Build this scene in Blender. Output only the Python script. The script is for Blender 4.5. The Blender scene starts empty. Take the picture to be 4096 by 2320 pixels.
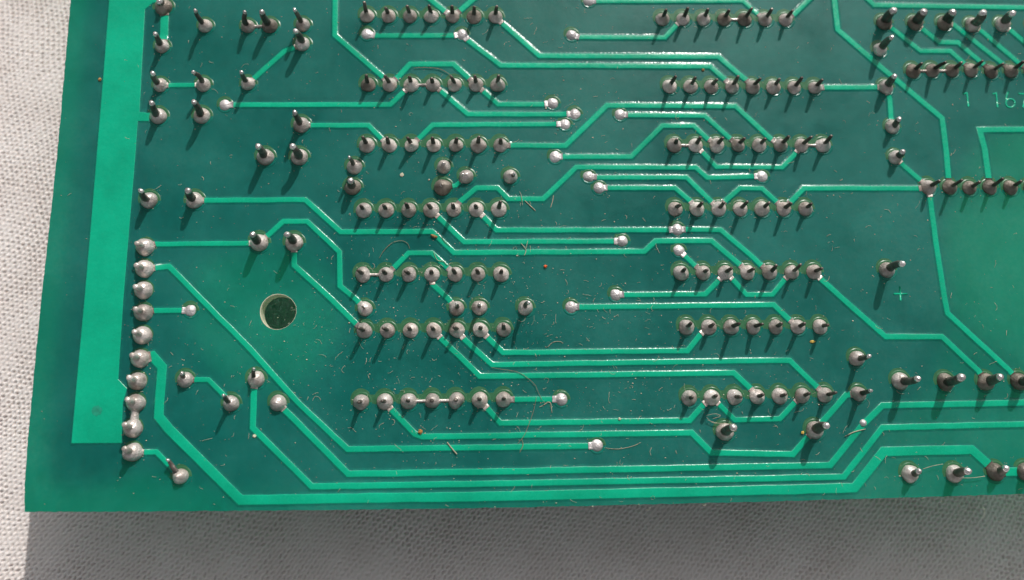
import bpy, bmesh, math, random
import numpy as np
from mathutils import Vector, Matrix

# ------------------------------------------------------------------ camera
# Solved from the 2.54 mm pin pitch of the board.  Board frame: x right, y down, z away (mm).
W, H, F = 4096.0, 2320.0, 3094.84
R = np.array([[0.99923829, 0.01603959, -0.03557493],
              [-0.0090972, 0.9822527, 0.18734159],
              [0.03794845, -0.18687525, 0.98165042]])
CAM = np.array([-3.30577141, 16.27910727, -85.51368982])
MM = 0.001
ZB = 0.0132            # top face of the board above the cloth (m)
TH = 1.6               # board thickness (mm)

sc = bpy.context.scene
col = sc.collection
cd = bpy.data.cameras.new('camera')
cam = bpy.data.objects.new('camera', cd)
col.objects.link(cam)
S = np.diag([1.0, -1.0, -1.0])
Rb = np.stack([S @ R[0], -(S @ R[1]), -(S @ R[2])], 1)
cl = S @ CAM * MM
m4 = Matrix([[*Rb[0], cl[0]], [*Rb[1], cl[1]], [*Rb[2], cl[2] + ZB], [0, 0, 0, 1]])
cam.matrix_world = m4
cd.sensor_width = 36.0
cd.lens = 36.0 * F / W
cd.clip_start = 0.005
cd.clip_end = 50.0
cd.dof.use_dof = True
cd.dof.focus_distance = 0.0865
cd.dof.aperture_fstop = 16.0
sc.camera = cam

# ------------------------------------------------------------------ sky, sun, exposure
SUN_EL, SUN_AZ = math.radians(37.5), math.atan2(0.37, 0.93)   # azimuth from +Y towards +X
wd = bpy.data.worlds.new('World')
sc.world = wd
wd.use_nodes = True
nt = wd.node_tree
nt.nodes.clear()
o = nt.nodes.new('ShaderNodeOutputWorld')
bg = nt.nodes.new('ShaderNodeBackground')
sky = nt.nodes.new('ShaderNodeTexSky')
sky.sky_type = 'NISHITA'
sky.sun_disc = False
sky.sun_elevation = SUN_EL
sky.sun_rotation = SUN_AZ
sky.air_density = 1.0
sky.dust_density = 4.0
sky.ozone_density = 0.6
hs = nt.nodes.new('ShaderNodeHueSaturation')
hs.inputs['Saturation'].default_value = 0.15
nt.links.new(sky.outputs[0], hs.inputs['Color'])
nt.links.new(hs.outputs[0], bg.inputs[0])
bg.inputs[1].default_value = 0.088
nt.links.new(bg.outputs[0], o.inputs[0])

sd = bpy.data.lights.new('sun', 'SUN')
sd.energy = 3.2
sd.angle = math.radians(0.6)
sd.color = (1.0, 0.96, 0.90)
sun = bpy.data.objects.new('sun', sd)
col.objects.link(sun)
sun.location = (0.1, 0.2, 0.3)
dirv = Vector((math.sin(SUN_AZ) * math.cos(SUN_EL), math.cos(SUN_AZ) * math.cos(SUN_EL), math.sin(SUN_EL)))
sun.rotation_euler = dirv.to_track_quat('Z', 'Y').to_euler()

sc.view_settings.view_transform = 'Standard'
sc.view_settings.look = 'None'
sc.view_settings.exposure = 0.0
sc.view_settings.gamma = 1.0
sc.render.engine = 'CYCLES'
sc.cycles.use_denoising = True
sc.cycles.max_bounces = 12
sc.cycles.diffuse_bounces = 8
sc.cycles.glossy_bounces = 4
sc.cycles.transmission_bounces = 8
sc.cycles.sample_clamp_indirect = 4.0

rnd = random.Random(7)
nprnd = np.random.RandomState(5)

# ------------------------------------------------------------------ helpers
def B(x, y, z=0.0):
    """source pixel -> board position (mm, y up) on the plane z mm above the board"""
    d = R.T @ np.array([(x - W / 2) / F, (y - H / 2) / F, 1.0])
    s = (-z - CAM[2]) / d[2]
    p = CAM + s * d
    return np.array([p[0], -p[1]])

def px_per_mm(x, y):
    a, b = B(x, y), B(x + 10, y)
    return 10.0 / np.linalg.norm(b - a)

def mesh_obj(name, verts, faces, mat, parent=None, smooth=True, mats=None, midx=None):
    me = bpy.data.meshes.new(name)
    me.from_pydata([tuple(v) for v in verts], [], faces)
    if smooth:
        me.polygons.foreach_set('use_smooth', [True] * len(me.polygons))
    for mm in (mats or [mat]):
        me.materials.append(mm)
    if midx is not None:
        me.polygons.foreach_set('material_index', midx)
    me.update()
    ob = bpy.data.objects.new(name, me)
    col.objects.link(ob)
    if parent is not None:
        ob.parent = parent
    return ob

def tag(ob, label=None, cat=None, group=None, kind=None):
    if label: ob['label'] = label
    if cat: ob['category'] = cat
    if group: ob['group'] = group
    if kind: ob['kind'] = kind
    return ob

def new_mat(name):
    m = bpy.data.materials.new(name)
    m.use_nodes = True
    t = m.node_tree
    t.nodes.clear()
    out = t.nodes.new('ShaderNodeOutputMaterial')
    return m, t, out

def node(t, typ, **kw):
    n = t.nodes.new(typ)
    for k, v in kw.items():
        setattr(n, k, v)
    return n

def noise(t, scale, detail=3.0, rough=0.55, vec=None):
    n = t.nodes.new('ShaderNodeTexNoise')
    n.inputs['Scale'].default_value = scale
    n.inputs['Detail'].default_value = detail
    n.inputs['Roughness'].default_value = rough
    if vec is not None:
        t.links.new(vec, n.inputs['Vector'])
    return n

def ramp(t, src, stops):
    r = t.nodes.new('ShaderNodeValToRGB')
    el = r.color_ramp.elements
    while len(el) < len(stops):
        el.new(0.5)
    for e, (p, c) in zip(el, stops):
        e.position = p
        e.color = (*c, 1.0) if len(c) == 3 else c
    t.links.new(src, r.inputs[0])
    return r

def bump(t, src, strength, dist, normal=None):
    b = t.nodes.new('ShaderNodeBump')
    b.inputs['Strength'].default_value = strength
    b.inputs['Distance'].default_value = dist
    t.links.new(src, b.inputs['Height'])
    if normal is not None:
        t.links.new(normal, b.inputs['Normal'])
    return b

# ------------------------------------------------------------------ materials
def mat_mask(name='solder_mask_on_laminate', r0=.30, r1=.56, spec=.34, bmp=.35):
    """green solder mask over translucent glass-fibre laminate"""
    m, t, out = new_mat(name)
    co = node(t, 'ShaderNodeNewGeometry').outputs['Position']
    n1 = noise(t, 75.0, 5.0, 0.62, co)
    n2 = noise(t, 1100.0, 4.0, 0.65, co)
    mx = node(t, 'ShaderNodeMath', operation='ADD')
    t.links.new(n1.outputs[0], mx.inputs[0])
    sc2 = node(t, 'ShaderNodeMath', operation='MULTIPLY'); sc2.inputs[1].default_value = 0.45
    t.links.new(n2.outputs[0], sc2.inputs[0]); t.links.new(sc2.outputs[0], mx.inputs[1])
    r = ramp(t, mx.outputs[0], [(0.48, (0.004, 0.124, 0.116)), (0.96, (0.007, 0.240, 0.215))])
    pr = node(t, 'ShaderNodeBsdfPrincipled')
    f1 = noise(t, 38.0, 6.0, 0.68, co)
    f2 = noise(t, 2600.0, 2.0, 0.7, co)
    fr = ramp(t, f1.outputs[0], [(0.40, (0.0,) * 3), (0.72, (0.17,) * 3)])
    fg = ramp(t, f2.outputs[0], [(0.35, (0.25,) * 3), (0.70, (1.0,) * 3)])
    fm = node(t, 'ShaderNodeMath', operation='MULTIPLY')
    t.links.new(fr.outputs[0], fm.inputs[0]); t.links.new(fg.outputs[0], fm.inputs[1])
    film = node(t, 'ShaderNodeMixRGB'); film.inputs[2].default_value = (0.22, 0.34, 0.27, 1)
    t.links.new(fm.outputs[0], film.inputs[0]); t.links.new(r.outputs[0], film.inputs[1])
    t.links.new(film.outputs[0], pr.inputs['Base Color'])
    pr.inputs['Specular IOR Level'].default_value = spec
    rr = ramp(t, n1.outputs[0], [(0.32, (r0,) * 3), (0.68, (r1,) * 3)])
    t.links.new(rr.outputs[0], pr.inputs['Roughness'])
    n3 = noise(t, 3500.0, 2.0, 0.6, co)
    b1 = bump(t, n3.outputs[0], bmp, 0.00003)
    b2 = bump(t, noise(t, 260.0, 2.0, 0.5, co).outputs[0], 0.5, 0.00012, b1.outputs[0])
    t.links.new(b2.outputs[0], pr.inputs['Normal'])
    tr = node(t, 'ShaderNodeBsdfTranslucent')
    tr.inputs['Color'].default_value = (0.003, 0.92, 0.60, 1)
    mix = node(t, 'ShaderNodeMixShader'); mix.inputs[0].default_value = 0.45
    t.links.new(pr.outputs[0], mix.inputs[1]); t.links.new(tr.outputs[0], mix.inputs[2])
    t.links.new(mix.outputs[0], out.inputs[0])
    return m

def mat_bare():
    """drilled and cut faces: bare glass-fibre"""
    m, t, out = new_mat('bare_glass_fibre')
    co = node(t, 'ShaderNodeNewGeometry').outputs['Position']
    n = noise(t, 2500.0, 3.0, 0.6, co)
    r = ramp(t, n.outputs[0], [(0.3, (0.62, 0.58, 0.42)), (0.7, (0.78, 0.74, 0.58))])
    pr = node(t, 'ShaderNodeBsdfPrincipled')
    t.links.new(r.outputs[0], pr.inputs['Base Color'])
    pr.inputs['Roughness'].default_value = 0.7
    tr = node(t, 'ShaderNodeBsdfTranslucent'); tr.inputs['Color'].default_value = (0.35, 0.6, 0.3, 1)
    mix = node(t, 'ShaderNodeMixShader'); mix.inputs[0].default_value = 0.25
    t.links.new(pr.outputs[0], mix.inputs[1]); t.links.new(tr.outputs[0], mix.inputs[2])
    t.links.new(mix.outputs[0], out.inputs[0])
    return m

def mat_opening():
    """clearing in the mask round a pad: bare olive laminate with flux residue"""
    m, t, out = new_mat('bare_laminate_ring')
    co = node(t, 'ShaderNodeNewGeometry').outputs['Position']
    n = noise(t, 1400.0, 3.0, 0.6, co)
    r = ramp(t, n.outputs[0], [(0.3, (0.040, 0.17, 0.078)), (0.75, (0.070, 0.23, 0.115))])
    pr = node(t, 'ShaderNodeBsdfPrincipled')
    t.links.new(r.outputs[0], pr.inputs['Base Color'])
    pr.inputs['Roughness'].default_value = 0.28
    tr = node(t, 'ShaderNodeBsdfTranslucent'); tr.inputs['Color'].default_value = (0.25, 0.6, 0.25, 1)
    mix = node(t, 'ShaderNodeMixShader'); mix.inputs[0].default_value = 0.35
    t.links.new(pr.outputs[0], mix.inputs[1]); t.links.new(tr.outputs[0], mix.inputs[2])
    t.links.new(mix.outputs[0], out.inputs[0])
    return m

def mat_trace():
    """solder mask lying over copper: bright green"""
    m, t, out = new_mat('solder_mask_on_copper')
    co = node(t, 'ShaderNodeNewGeometry').outputs['Position']
    n1 = noise(t, 160.0, 6.0, 0.65, co)
    r = ramp(t, n1.outputs[0], [(0.30, (0.001, 0.305, 0.172)), (0.66, (0.002, 0.415, 0.236))])
    pr = node(t, 'ShaderNodeBsdfPrincipled')
    t.links.new(r.outputs[0], pr.inputs['Base Color'])
    pr.inputs['Specular IOR Level'].default_value = 0.3
    n2 = noise(t, 1500.0, 3.0, 0.6, co)
    rr = ramp(t, n2.outputs[0], [(0.3, (0.16,) * 3), (0.7, (0.38,) * 3)])
    t.links.new(rr.outputs[0], pr.inputs['Roughness'])
    b = bump(t, noise(t, 2600.0, 2.0, 0.6, co).outputs[0], 0.5, 0.00004)
    t.links.new(b.outputs[0], pr.inputs['Normal'])
    t.links.new(pr.outputs[0], out.inputs[0])
    return m

def mat_solder(name, c0, c1, r0, r1, metallic=0.85):
    m, t, out = new_mat(name)
    co = node(t, 'ShaderNodeNewGeometry').outputs['Position']
    n1 = noise(t, 700.0, 4.0, 0.6, co)
    r = ramp(t, n1.outputs[0], [(0.32, c0), (0.62, c1)])
    pr = node(t, 'ShaderNodeBsdfPrincipled')
    oi = node(t, 'ShaderNodeObjectInfo')
    mr = node(t, 'ShaderNodeMapRange'); mr.inputs[3].default_value = 0.74; mr.inputs[4].default_value = 1.12
    t.links.new(oi.outputs['Random'], mr.inputs[0])
    hv = node(t, 'ShaderNodeHueSaturation'); hv.inputs['Saturation'].default_value = 1.05
    t.links.new(mr.outputs[0], hv.inputs['Value']); t.links.new(r.outputs[0], hv.inputs['Color'])
    t.links.new(hv.outputs[0], pr.inputs['Base Color'])
    pr.inputs['Metallic'].default_value = metallic
    rr = ramp(t, n1.outputs[0], [(0.3, (r1,) * 3), (0.7, (r0,) * 3)])
    t.links.new(rr.outputs[0], pr.inputs['Roughness'])
    b1 = bump(t, noise(t, 5000.0, 2.0, 0.6, co).outputs[0], 0.4, 0.00004)
    b2 = bump(t, noise(t, 1300.0, 3.0, 0.6, co).outputs[0], 0.9, 0.00022, b1.outputs[0])
    t.links.new(b2.outputs[0], pr.inputs['Normal'])
    t.links.new(pr.outputs[0], out.inputs[0])
    return m

def mat_plain(name, c, rough=0.8, var=0.25, scale=2000.0, translucent=0.0):
    m, t, out = new_mat(name)
    co = node(t, 'ShaderNodeNewGeometry').outputs['Position']
    n = noise(t, scale, 3.0, 0.6, co)
    r = ramp(t, n.outputs[0], [(0.3, tuple(x * (1 - var) for x in c)), (0.7, tuple(min(1, x * (1 + var)) for x in c))])
    pr = node(t, 'ShaderNodeBsdfPrincipled')
    t.links.new(r.outputs[0], pr.inputs['Base Color'])
    pr.inputs['Roughness'].default_value = rough
    t.links.new(pr.outputs[0], out.inputs[0])
    return m

def mat_cloth():
    m, t, out = new_mat('white_cotton_knit')
    co = node(t, 'ShaderNodeNewGeometry').outputs['Position']
    n1 = noise(t, 160.0, 3.0, 0.6, co)
    r = ramp(t, n1.outputs[0], [(0.3, (0.68, 0.62, 0.60)), (0.7, (0.755, 0.705, 0.69))])
    pr = node(t, 'ShaderNodeBsdfPrincipled')
    t.links.new(r.outputs[0], pr.inputs['Base Color'])
    pr.inputs['Roughness'].default_value = 0.9
    pr.inputs['Specular IOR Level'].default_value = 0.2
    pr.inputs['Sheen Weight'].default_value = 0.15
    pr.inputs['Subsurface Weight'].default_value = 0.6
    pr.inputs['Subsurface Radius'].default_value = (1.0, 0.9, 0.8)
    pr.inputs['Subsurface Scale'].default_value = 0.0004
    b1 = bump(t, noise(t, 6000.0, 3.0, 0.65, co).outputs[0], 0.6, 0.00008)
    t.links.new(b1.outputs[0], pr.inputs['Normal'])
    t.links.new(pr.outputs[0], out.inputs[0])
    return m

def mat_underside():
    m, t, out = new_mat('component_side_mask')
    co = node(t, 'ShaderNodeNewGeometry').outputs['Position']
    n = noise(t, 300.0, 3.0, 0.6, co)
    r = ramp(t, n.outputs[0], [(0.3, (0.16, 0.60, 0.46)), (0.7, (0.20, 0.68, 0.52))])
    pr = node(t, 'ShaderNodeBsdfPrincipled')
    t.links.new(r.outputs[0], pr.inputs['Base Color'])
    pr.inputs['Roughness'].default_value = 0.5
    tr = node(t, 'ShaderNodeBsdfTranslucent'); tr.inputs['Color'].default_value = (0.05, 0.9, 0.5, 1)
    mix = node(t, 'ShaderNodeMixShader'); mix.inputs[0].default_value = 0.4
    t.links.new(pr.outputs[0], mix.inputs[1]); t.links.new(tr.outputs[0], mix.inputs[2])
    t.links.new(mix.outputs[0], out.inputs[0])
    return m
M_UNDER = mat_underside()
M_POUR = mat_plain('light_absorbing_copper', (0.04, 0.06, 0.055), 0.6)  # copper coloured dark so it absorbs light passing through the laminate
M_MASK, M_BARE, M_OPEN, M_TRACE, M_CLOTH = mat_mask(), mat_bare(), mat_opening(), mat_trace(), mat_cloth()
M_SOLDER = mat_solder('tin_lead_solder', (0.40, 0.335, 0.295), (0.75, 0.685, 0.65), 0.24, 0.52, 0.45)
M_DULL = mat_solder('tarnished_solder', (0.16, 0.13, 0.105), (0.34, 0.30, 0.26), 0.42, 0.6, 0.5)
M_VIA = mat_solder('tinned_pad', (0.54, 0.495, 0.49), (0.76, 0.72, 0.72), 0.36, 0.55, 0.5)
M_PIN = mat_solder('dull_tinned_lead', (0.085, 0.072, 0.062), (0.22, 0.19, 0.17), 0.28, 0.48, 0.6)
M_PIND = mat_solder('dark_oxidised_lead', (0.06, 0.049, 0.042), (0.16, 0.137, 0.12), 0.36, 0.6, 0.5)
M_TIP = mat_solder('clipped_end_highlight', (0.62, 0.57, 0.55), (0.86, 0.82, 0.80), 0.18, 0.34, 0.8)  # bright cut metal, with the tip's sun highlight put into the colour
M_SKIRT = mat_mask('solder_mask_fillet', .12, .26, .5, .8)
M_CHIP = mat_plain('black_epoxy', (0.02, 0.02, 0.022), 0.55)
M_LINT = mat_plain('pale_lint', (0.42, 0.40, 0.29), 0.9, 0.2)
M_DUST = mat_plain('dust', (0.50, 0.49, 0.36), 0.9, 0.25)
M_HAIR = mat_plain('brown_fibre', (0.24, 0.21, 0.13), 0.8, 0.2)
M_RED = mat_plain('orange_red_grain', (0.62, 0.10, 0.02), 0.8, 0.3)
M_ORANGE = mat_plain('orange_brown_crumb', (0.45, 0.20, 0.05), 0.8, 0.4)
M_YELLOW = mat_plain('yellow_flake', (0.62, 0.42, 0.08), 0.7, 0.3)
M_BROWN = mat_plain('brown_husk', (0.26, 0.15, 0.05), 0.8, 0.4)

# ------------------------------------------------------------------ cloth
def vnoise(x, y, scale, seed):
    rs = np.random.RandomState(seed)
    g = rs.rand(256, 256)
    u, v = x / scale + 1000.0, y / scale + 1000.0
    i, j = np.floor(u).astype(int), np.floor(v).astype(int)
    fu, fv = u - i, v - j
    fu, fv = fu * fu * (3 - 2 * fu), fv * fv * (3 - 2 * fv)
    i &= 255; j &= 255
    i2, j2 = (i + 1) & 255, (j + 1) & 255
    return (g[i, j] * (1 - fu) + g[i2, j] * fu) * (1 - fv) + (g[i, j2] * (1 - fu) + g[i2, j2] * fu) * fv - 0.5

def knit(x, y):
    """height in mm of a fine jersey knit, wales running up to the right"""
    th = math.radians(47)
    xr, yr = x * math.cos(.6) - y * math.sin(.6), x * math.sin(.6) + y * math.cos(.6)
    wx = x + 1.3 * vnoise(xr, yr, 9.0, 1) + 0.14 * vnoise(xr, yr, 2.3, 2)
    wy = y + 1.3 * vnoise(xr, yr, 9.0, 3) + 0.14 * vnoise(xr, yr, 2.3, 4)
    u = wx * math.cos(th) + wy * math.sin(th)
    v = -wx * math.sin(th) + wy * math.cos(th)
    v = v + 0.06 * np.sin(2 * np.pi * u / 0.74)
    a, b = v / 0.52, u / 0.74
    li = np.round(a)
    valley = (0.5 + 0.5 * np.cos(2 * np.pi * (a - li))) ** 1.6
    rs = np.random.RandomState(77).rand(4096)
    lh = (li.astype(int) * 37) & 4095
    bb = b + 0.5 * (li.astype(int) & 1) + 0.12 * rs[lh]
    ci = np.round(bb)
    dep = 0.35 + 1.0 * rs[(li.astype(int) * 131 + ci.astype(int) * 17) & 4095]
    cell = (0.5 + 0.5 * np.cos(2 * np.pi * (bb - ci))) ** 1.3 * dep
    dimple = valley * (0.22 + 0.95 * cell)
    lump = 0.035 * vnoise(u, v, 0.30, 8)
    wave = 0.6 * vnoise(xr, yr, 24.0, 9) + 0.2 * vnoise(xr, yr, 9.0, 10)
    return -0.28 * dimple * (1 + 1.1 * vnoise(xr, yr, 5.0, 31)) + lump + wave

def cloth():
    vs, fs = [], []
    base = 0
    def patch(x0, x1, y0, y1, st, drop=0.0):
        nonlocal base
        nx, ny = max(2, int(round((x1 - x0) / st)) + 1), max(2, int(round((y1 - y0) / st)) + 1)
        X, Y = np.meshgrid(np.linspace(x0, x1, nx), np.linspace(y0, y1, ny))
        Z = knit(X, Y) - drop
        if st > 1.0:
            Z = 0 * X - drop
        vs.append(np.stack([X.ravel(), Y.ravel(), Z.ravel()], 1))
        idx = np.arange(nx * ny).reshape(ny, nx) + base
        fs.append(np.stack([idx[:-1, :-1], idx[:-1, 1:], idx[1:, 1:], idx[1:, :-1]], -1).reshape(-1, 4))
        base += nx * ny
    patch(-74, 74, -38, -20, 0.105)
    patch(-74, -46, -20, 48, 0.105)
    patch(-46, 74, -20, 48, 0.3)
    for (a, b_, c, d) in ((-400, -74, -400, 400), (74, 400, -400, 400), (-74, 74, -400, -38), (-74, 74, 48, 400)):
        patch(a, b_, c, d, 6.0, 0.15)
    V = np.concatenate(vs) * MM
    Fq = np.concatenate(fs).astype(np.int32)
    me = bpy.data.meshes.new('cloth')
    me.vertices.add(len(V)); me.vertices.foreach_set('co', V.ravel())
    me.loops.add(Fq.size); me.loops.foreach_set('vertex_index', Fq.ravel())
    me.polygons.add(len(Fq)); me.polygons.foreach_set('loop_start', np.arange(0, Fq.size, 4, dtype=np.int32))
    me.polygons.foreach_set('use_smooth', np.ones(len(Fq), dtype=bool))
    me.update(calc_edges=True)
    me.materials.append(M_CLOTH)
    ob = bpy.data.objects.new('cloth', me)
    col.objects.link(ob)
    tag(ob, 'white fine knitted cotton cloth under the circuit board', kind='structure')
    return ob
cloth()

# ------------------------------------------------------------------ circuit board
board = bpy.data.objects.new('circuit_board', None)
board.empty_display_size = 0.01
col.objects.link(board)
board.location = (0, 0, ZB)
tag(board, 'green printed circuit board lying solder side up on white knitted cloth', 'circuit board')

HOLE = (1113, 1247)
def laminate():
    edge = [(283, -3), (257, 300), (230, 600), (198, 900), (165, 1200), (132, 1540), (108, 1793), (99, 1960), (98, 2048),
            (500, 2047), (1000, 2043), (1500, 2038), (2000, 2031), (2500, 2020), (3000, 2008), (3500, 1994), (4096, 1976)]
    pts = [B(*e) for e in edge]
    pl, pr_ = pts[0], pts[-1]
    dl = (pts[0] - pts[2]); dl /= np.linalg.norm(dl)
    pts = [pl + dl * 22.0] + pts + [np.array([pr_[0] + 22.0, pr_[1] - 0.1])]
    pts.append(np.array([pts[-1][0] + 0.4, pts[0][1]]))
    # dense rim so that the cut edge is slightly ragged
    rim = []
    for i in range(len(pts)):
        a, b = pts[i], pts[(i + 1) % len(pts)]
        L = np.linalg.norm(b - a); n = max(1, int(L / 0.5))
        for k in range(n):
            p = a + (b - a) * k / n
            if k: p = p + nprnd.normal(0, 0.022, 2)
            rim.append(p)
    hc = B(*HOLE); hr = 71.0 / px_per_mm(*HOLE)
    ring = []
    for k in range(64):
        a = 2 * math.pi * k / 64
        ring.append(hc + hr * (1 + 0.012 * math.sin(3 * a + 1)) * np.array([math.cos(a), math.sin(a)]))
    bm = bmesh.new()
    def loop(P, z):
        vv = [bm.verts.new((p[0] * MM, p[1] * MM, z * MM)) for p in P]
        ee = [bm.edges.new((vv[i], vv[(i + 1) % len(vv)])) for i in range(len(vv))]
        return vv, ee
    rt, e1 = loop(rim, 0); ht, e2 = loop(ring, 0)
    rb, e3 = loop(rim, -TH); hb, e4 = loop(ring, -TH)
    for es in (e1 + e2, e3 + e4):
        r = bmesh.ops.triangle_fill(bm, use_beauty=True, edges=es)
        for g_ in r['geom']:
            if isinstance(g_, bmesh.types.BMFace): g_.material_index = 0 if es[0] is e1[0] else 2
    for A, C in ((rt, rb), (ht, hb)):
        for i in range(len(A)):
            j = (i + 1) % len(A)
            f = bm.faces.new((A[i], A[j], C[j], C[i])); f.material_index = 1
    bmesh.ops.recalc_face_normals(bm, faces=bm.faces[:])
    me = bpy.data.meshes.new('laminate'); bm.to_mesh(me); bm.free()
    me.materials.append(M_MASK); me.materials.append(M_BARE); me.materials.append(M_UNDER)
    ob = bpy.data.objects.new('laminate', me); col.objects.link(ob); ob.parent = board
    return ob
laminate()
def hole_rim():
    hc = B(*HOLE); hr = 71.0 / px_per_mm(*HOLE)
    n = 64; V, Fc = [], []
    for k in range(n):
        a = 2 * math.pi * k / n
        w_ = .05 + .03 * math.cos(a - 2.6) + .02 * rnd.random()
        for du, z in ((-.004, -.06), (.0, .010), (w_ * .6, .018), (w_, .004)):
            r_ = hr * (1 + 0.012 * math.sin(3 * a + 1)) + du
            V.append((r_ * math.cos(a) * MM, r_ * math.sin(a) * MM, z * MM))
    for k in range(n):
        for q in range(3):
            a0, b0 = k * 4 + q, ((k + 1) % n) * 4 + q
            Fc.append((a0, a0 + 1, b0 + 1, b0))
    ob = mesh_obj('hole_rim', V, Fc, M_BARE, board)
    ob.location = (hc[0] * MM, hc[1] * MM, 0)
    ob['label'] = 'pale bare rim of the mounting hole'
hole_rim()

# copper plane of the component side, seen as the darker zone through the translucent laminate
def rounded(px, k=.3):
    P = [B(*q) for q in px]
    pts = []
    n = len(P)
    for i in range(n):
        a, b, c = P[i - 1], P[i], P[(i + 1) % n]
        p0, p2 = b + (a - b) * k, b + (c - b) * k
        for q in range(5):
            t_ = q / 4
            pts.append((1 - t_) ** 2 * p0 + 2 * t_ * (1 - t_) * b + t_ * t_ * p2)
    return pts
def copper_plane():
    outline = [(365, -300), (348, -60), (316, 300), (288, 600), (236, 1200), (188, 1720), (178, 1870), (205, 1948), (320, 1956), (460, 1935), (560, 1880),
               (760, 1930), (1000, 1965), (2000, 1950), (3300, 1905), (3480, 1760), (3720, 1560), (3800, 1300), (3760, 900), (3900, 560), (4300, 420), (4500, -300)]
    windows = [[(760, 1060), (1100, 960), (1330, 1080), (1390, 1250), (1290, 1450), (1120, 1600), (860, 1500), (740, 1270)]]
    bm = bmesh.new(); ed = []
    for L in [outline] + windows:
        vv = [bm.verts.new((p[0] * MM, p[1] * MM, -1.45 * MM)) for p in rounded(L)]
        ed += [bm.edges.new((vv[i], vv[(i + 1) % len(vv)])) for i in range(len(vv))]
    bmesh.ops.triangle_fill(bm, use_beauty=True, edges=ed)
    me = bpy.data.meshes.new('copper_plane'); bm.to_mesh(me); bm.free()
    me.materials.append(M_POUR)
    ob = bpy.data.objects.new('copper_plane', me); col.objects.link(ob); ob.parent = board
copper_plane()

# pads and joints: key -> dict(p, kind, r, h, tip, necks)
J = {}
def add_joint(key, px, py, kind, tip=None, **kw):
    J[key] = dict(p=B(px, py), px=(px, py), kind=kind, tip=tip, necks=[], **kw)

ROWS = {'L1': ((1469, 65), (1982, 69), 7), 'L2': ((1473, 340), (1990, 341), 7), 'L3': ((1468, 582), (2002, 582), 7),
        'L4': ((1455, 842), (1995, 838), 7), 'L5': ((1452, 1099), (2004, 1097), 7), 'L6': ((1457, 1323), (2014, 1319), 7),
        'L7': ((1445, 1608), (2014, 1598), 7),
        'R1': ((2649, 78), (3141, 80), 7), 'R2': ((2678, 346), (3258, 352), 8), 'R3': ((2696, 582), (3290, 582), 8),
        'R4': ((2700, 836), (3220, 836), 7), 'R5': ((2723, 1092), (3254, 1088), 7), 'R6': ((2745, 1309), (3279, 1307), 7),
        'R7': ((2756, 1592), (3298, 1580), 7)}
for rn, (a, b, n) in ROWS.items():
    for i in range(n):
        f = i / (n - 1)
        add_joint(f'{rn}.{i+1}', a[0] + (b[0] - a[0]) * f, a[1] + (b[1] - a[1]) * f, 'dip')
for k in ('L1.6', 'R1.4', 'R1.5', 'L2.1'):
    J[k]['dull'] = True
for k in ('L7.3', 'L7.4', 'L7.5'):
    J[k]['ball'] = True

CONN = [(583, 989), (581, 1076), (577, 1162), (577, 1251), (573, 1342), (564, 1435), (552, 1525), (546, 1612), (534, 1713), (534, 1809)]
for i, (x, y) in enumerate(CONN):
    add_joint(f'C{i+1}', x, y, 'conn', tip=(x - 36, y - 15))

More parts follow.
